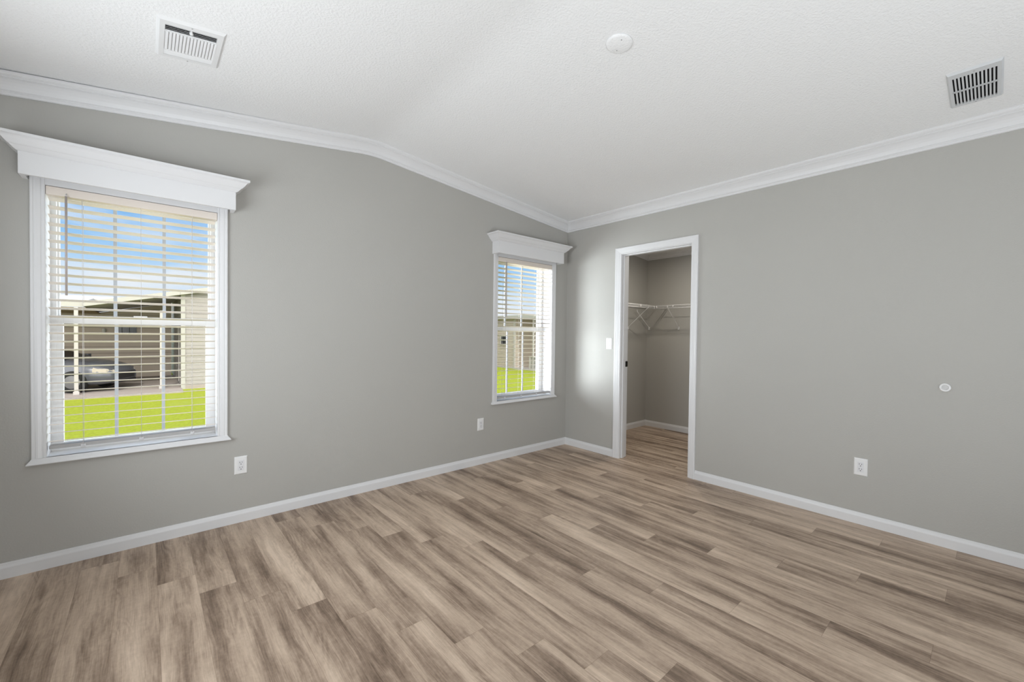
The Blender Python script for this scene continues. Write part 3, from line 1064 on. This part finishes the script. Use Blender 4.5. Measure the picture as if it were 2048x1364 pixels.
gh = MB()
gh.loft([cab(-1.75, 0.74, 0.72, 0.96, 0.98), cab(-1.15, 0.78, 0.60, 0.95, 1.33), cab(-0.75, 0.79, 0.60, 0.95, 1.38), cab(0.0, 0.79, 0.60, 0.95, 1.38),
         cab(0.30, 0.79, 0.60, 0.95, 1.31), cab(1.05, 0.76, 0.74, 0.95, 0.98)], smooth=False)
gh.build('windows', 'car_glass', car)
rfc = MB()
rfc.loft([cab(-1.20, 0.62, 0.58, 1.33, 1.345), cab(-0.75, 0.62, 0.58, 1.37, 1.40), cab(0.0, 0.62, 0.58, 1.37, 1.40), cab(0.28, 0.62, 0.58, 1.31, 1.33)], smooth=False)
rfc.build('roof', 'car_paint', car)
for x in (-1.38, 1.36):
    for s_ in (-1, 1):
        ty = MB().lathe([(0.20, -0.10), (0.30, -0.11), (0.325, -0.07), (0.325, 0.07), (0.30, 0.11), (0.20, 0.10)], (x, s_ * 0.80, 0.325), (0, 1, 0), (1, 0, 0), 32)
        to = ty.build('wheel', 'tyre_rubber', car)
        to['local'] = 1
        MB().lathe([(0.20, 0.0), (0.19, 0.02), (0.05, 0.035), (0.0, 0.035)], (x, s_ * 0.885, 0.325), (0, s_, 0), (1, 0, 0), 24, False).build('rim', 'alloy', to)
        del to['local']
for s_ in (-1, 1):
    hl = MB()
    hl.loft([[(1.80, s_ * 0.845, 0.60), (1.80, s_ * 0.845, 0.70), (1.80, s_ * 0.78, 0.74), (1.80, s_ * 0.78, 0.60)],
             [(2.10, s_ * 0.770, 0.58), (2.10, s_ * 0.770, 0.66), (2.10, s_ * 0.70, 0.69), (2.10, s_ * 0.70, 0.58)],
             [(2.235, s_ * 0.58, 0.57), (2.235, s_ * 0.58, 0.625), (2.235, s_ * 0.50, 0.64), (2.235, s_ * 0.50, 0.57)]])
    hl.build('headlight', 'headlight_lens', car)
    mr = MB().box((0.72, s_ * 0.98 - 0.09, 0.96), (0.86, s_ * 0.98 + 0.09, 1.08), 0.02)
    mr.build('mirror', 'car_paint', car)
MB().box((2.20, -0.48, 0.36), (2.262, 0.48, 0.56), 0.01).build('grille', 'car_trim', car)
MB().box((2.10, -0.62, 0.24), (2.25, 0.62, 0.33), 0.02).build('bumper', 'car_trim', car)
del car['local']

# house across the lawn to the right
h2 = empty('house', (14.0, 14.5, G), 'tan house with a white trimmed porch seen through the corner window', 'house')
MB().box((12.0, 14.5, G), (18.0, 19.0, 2.1)).build('wall', 'siding_tan', h2)
MB().box((13.6, 8.0, G), (18.0, 14.5, 2.1)).build('porch_wall', 'siding_shade', h2)
MB().box((11.97, 14.49, G), (12.06, 14.61, 2.1)).build('corner_board', 'post_white', h2)
MB().box((11.96, 14.5, G), (12.0, 19.0, G + 0.08)).build('skirting', 'post_white', h2)
MB().box((11.75, 8.0, 2.09), (18.3, 19.3, 2.28)).build('roof', 'fascia_cream', h2)
for y in (13.0, 11.0):
    MB().box((11.95, y - 0.04, G), (12.03, y + 0.04, 2.1)).build('porch_post', 'post_white', h2)
MB().box((11.96, 8.0, G), (12.04, 13.24, 0.02)).build('porch_wall', 'siding_cream', h2)
MB().box((11.93, 8.0, 0.02), (12.07, 13.27, 0.08)).build('porch_cap', 'post_white', h2)
MB().box((11.94, 13.16, G), (12.0, 13.27, 0.02)).build('porch_post', 'post_white', h2)
MB().box((11.96, 13.75, G), (12.0, 13.84, -0.25)).build('porch_post', 'post_white', h2)
MB().box((11.90, 8.0, G), (13.6, 14.5, G + 0.07)).build('porch_floor', 'post_white', h2)
wf = MB()
for a_ in (((11.96, 15.12, 0.60), (12.0, 15.74, 0.66)), ((11.96, 15.12, 1.10), (12.0, 15.74, 1.15)), ((11.96, 15.12, 0.66), (12.0, 15.17, 1.10)),
           ((11.96, 15.69, 0.66), (12.0, 15.74, 1.10)), ((11.97, 15.17, 0.86), (12.0, 15.69, 0.91))):
    wf.box(*a_)
wfo = wf.build('window', 'post_white', h2)
MB().box((11.985, 15.17, 0.66), (11.995, 15.69, 1.10)).build('pane', 'outdoor_glass', wfo)
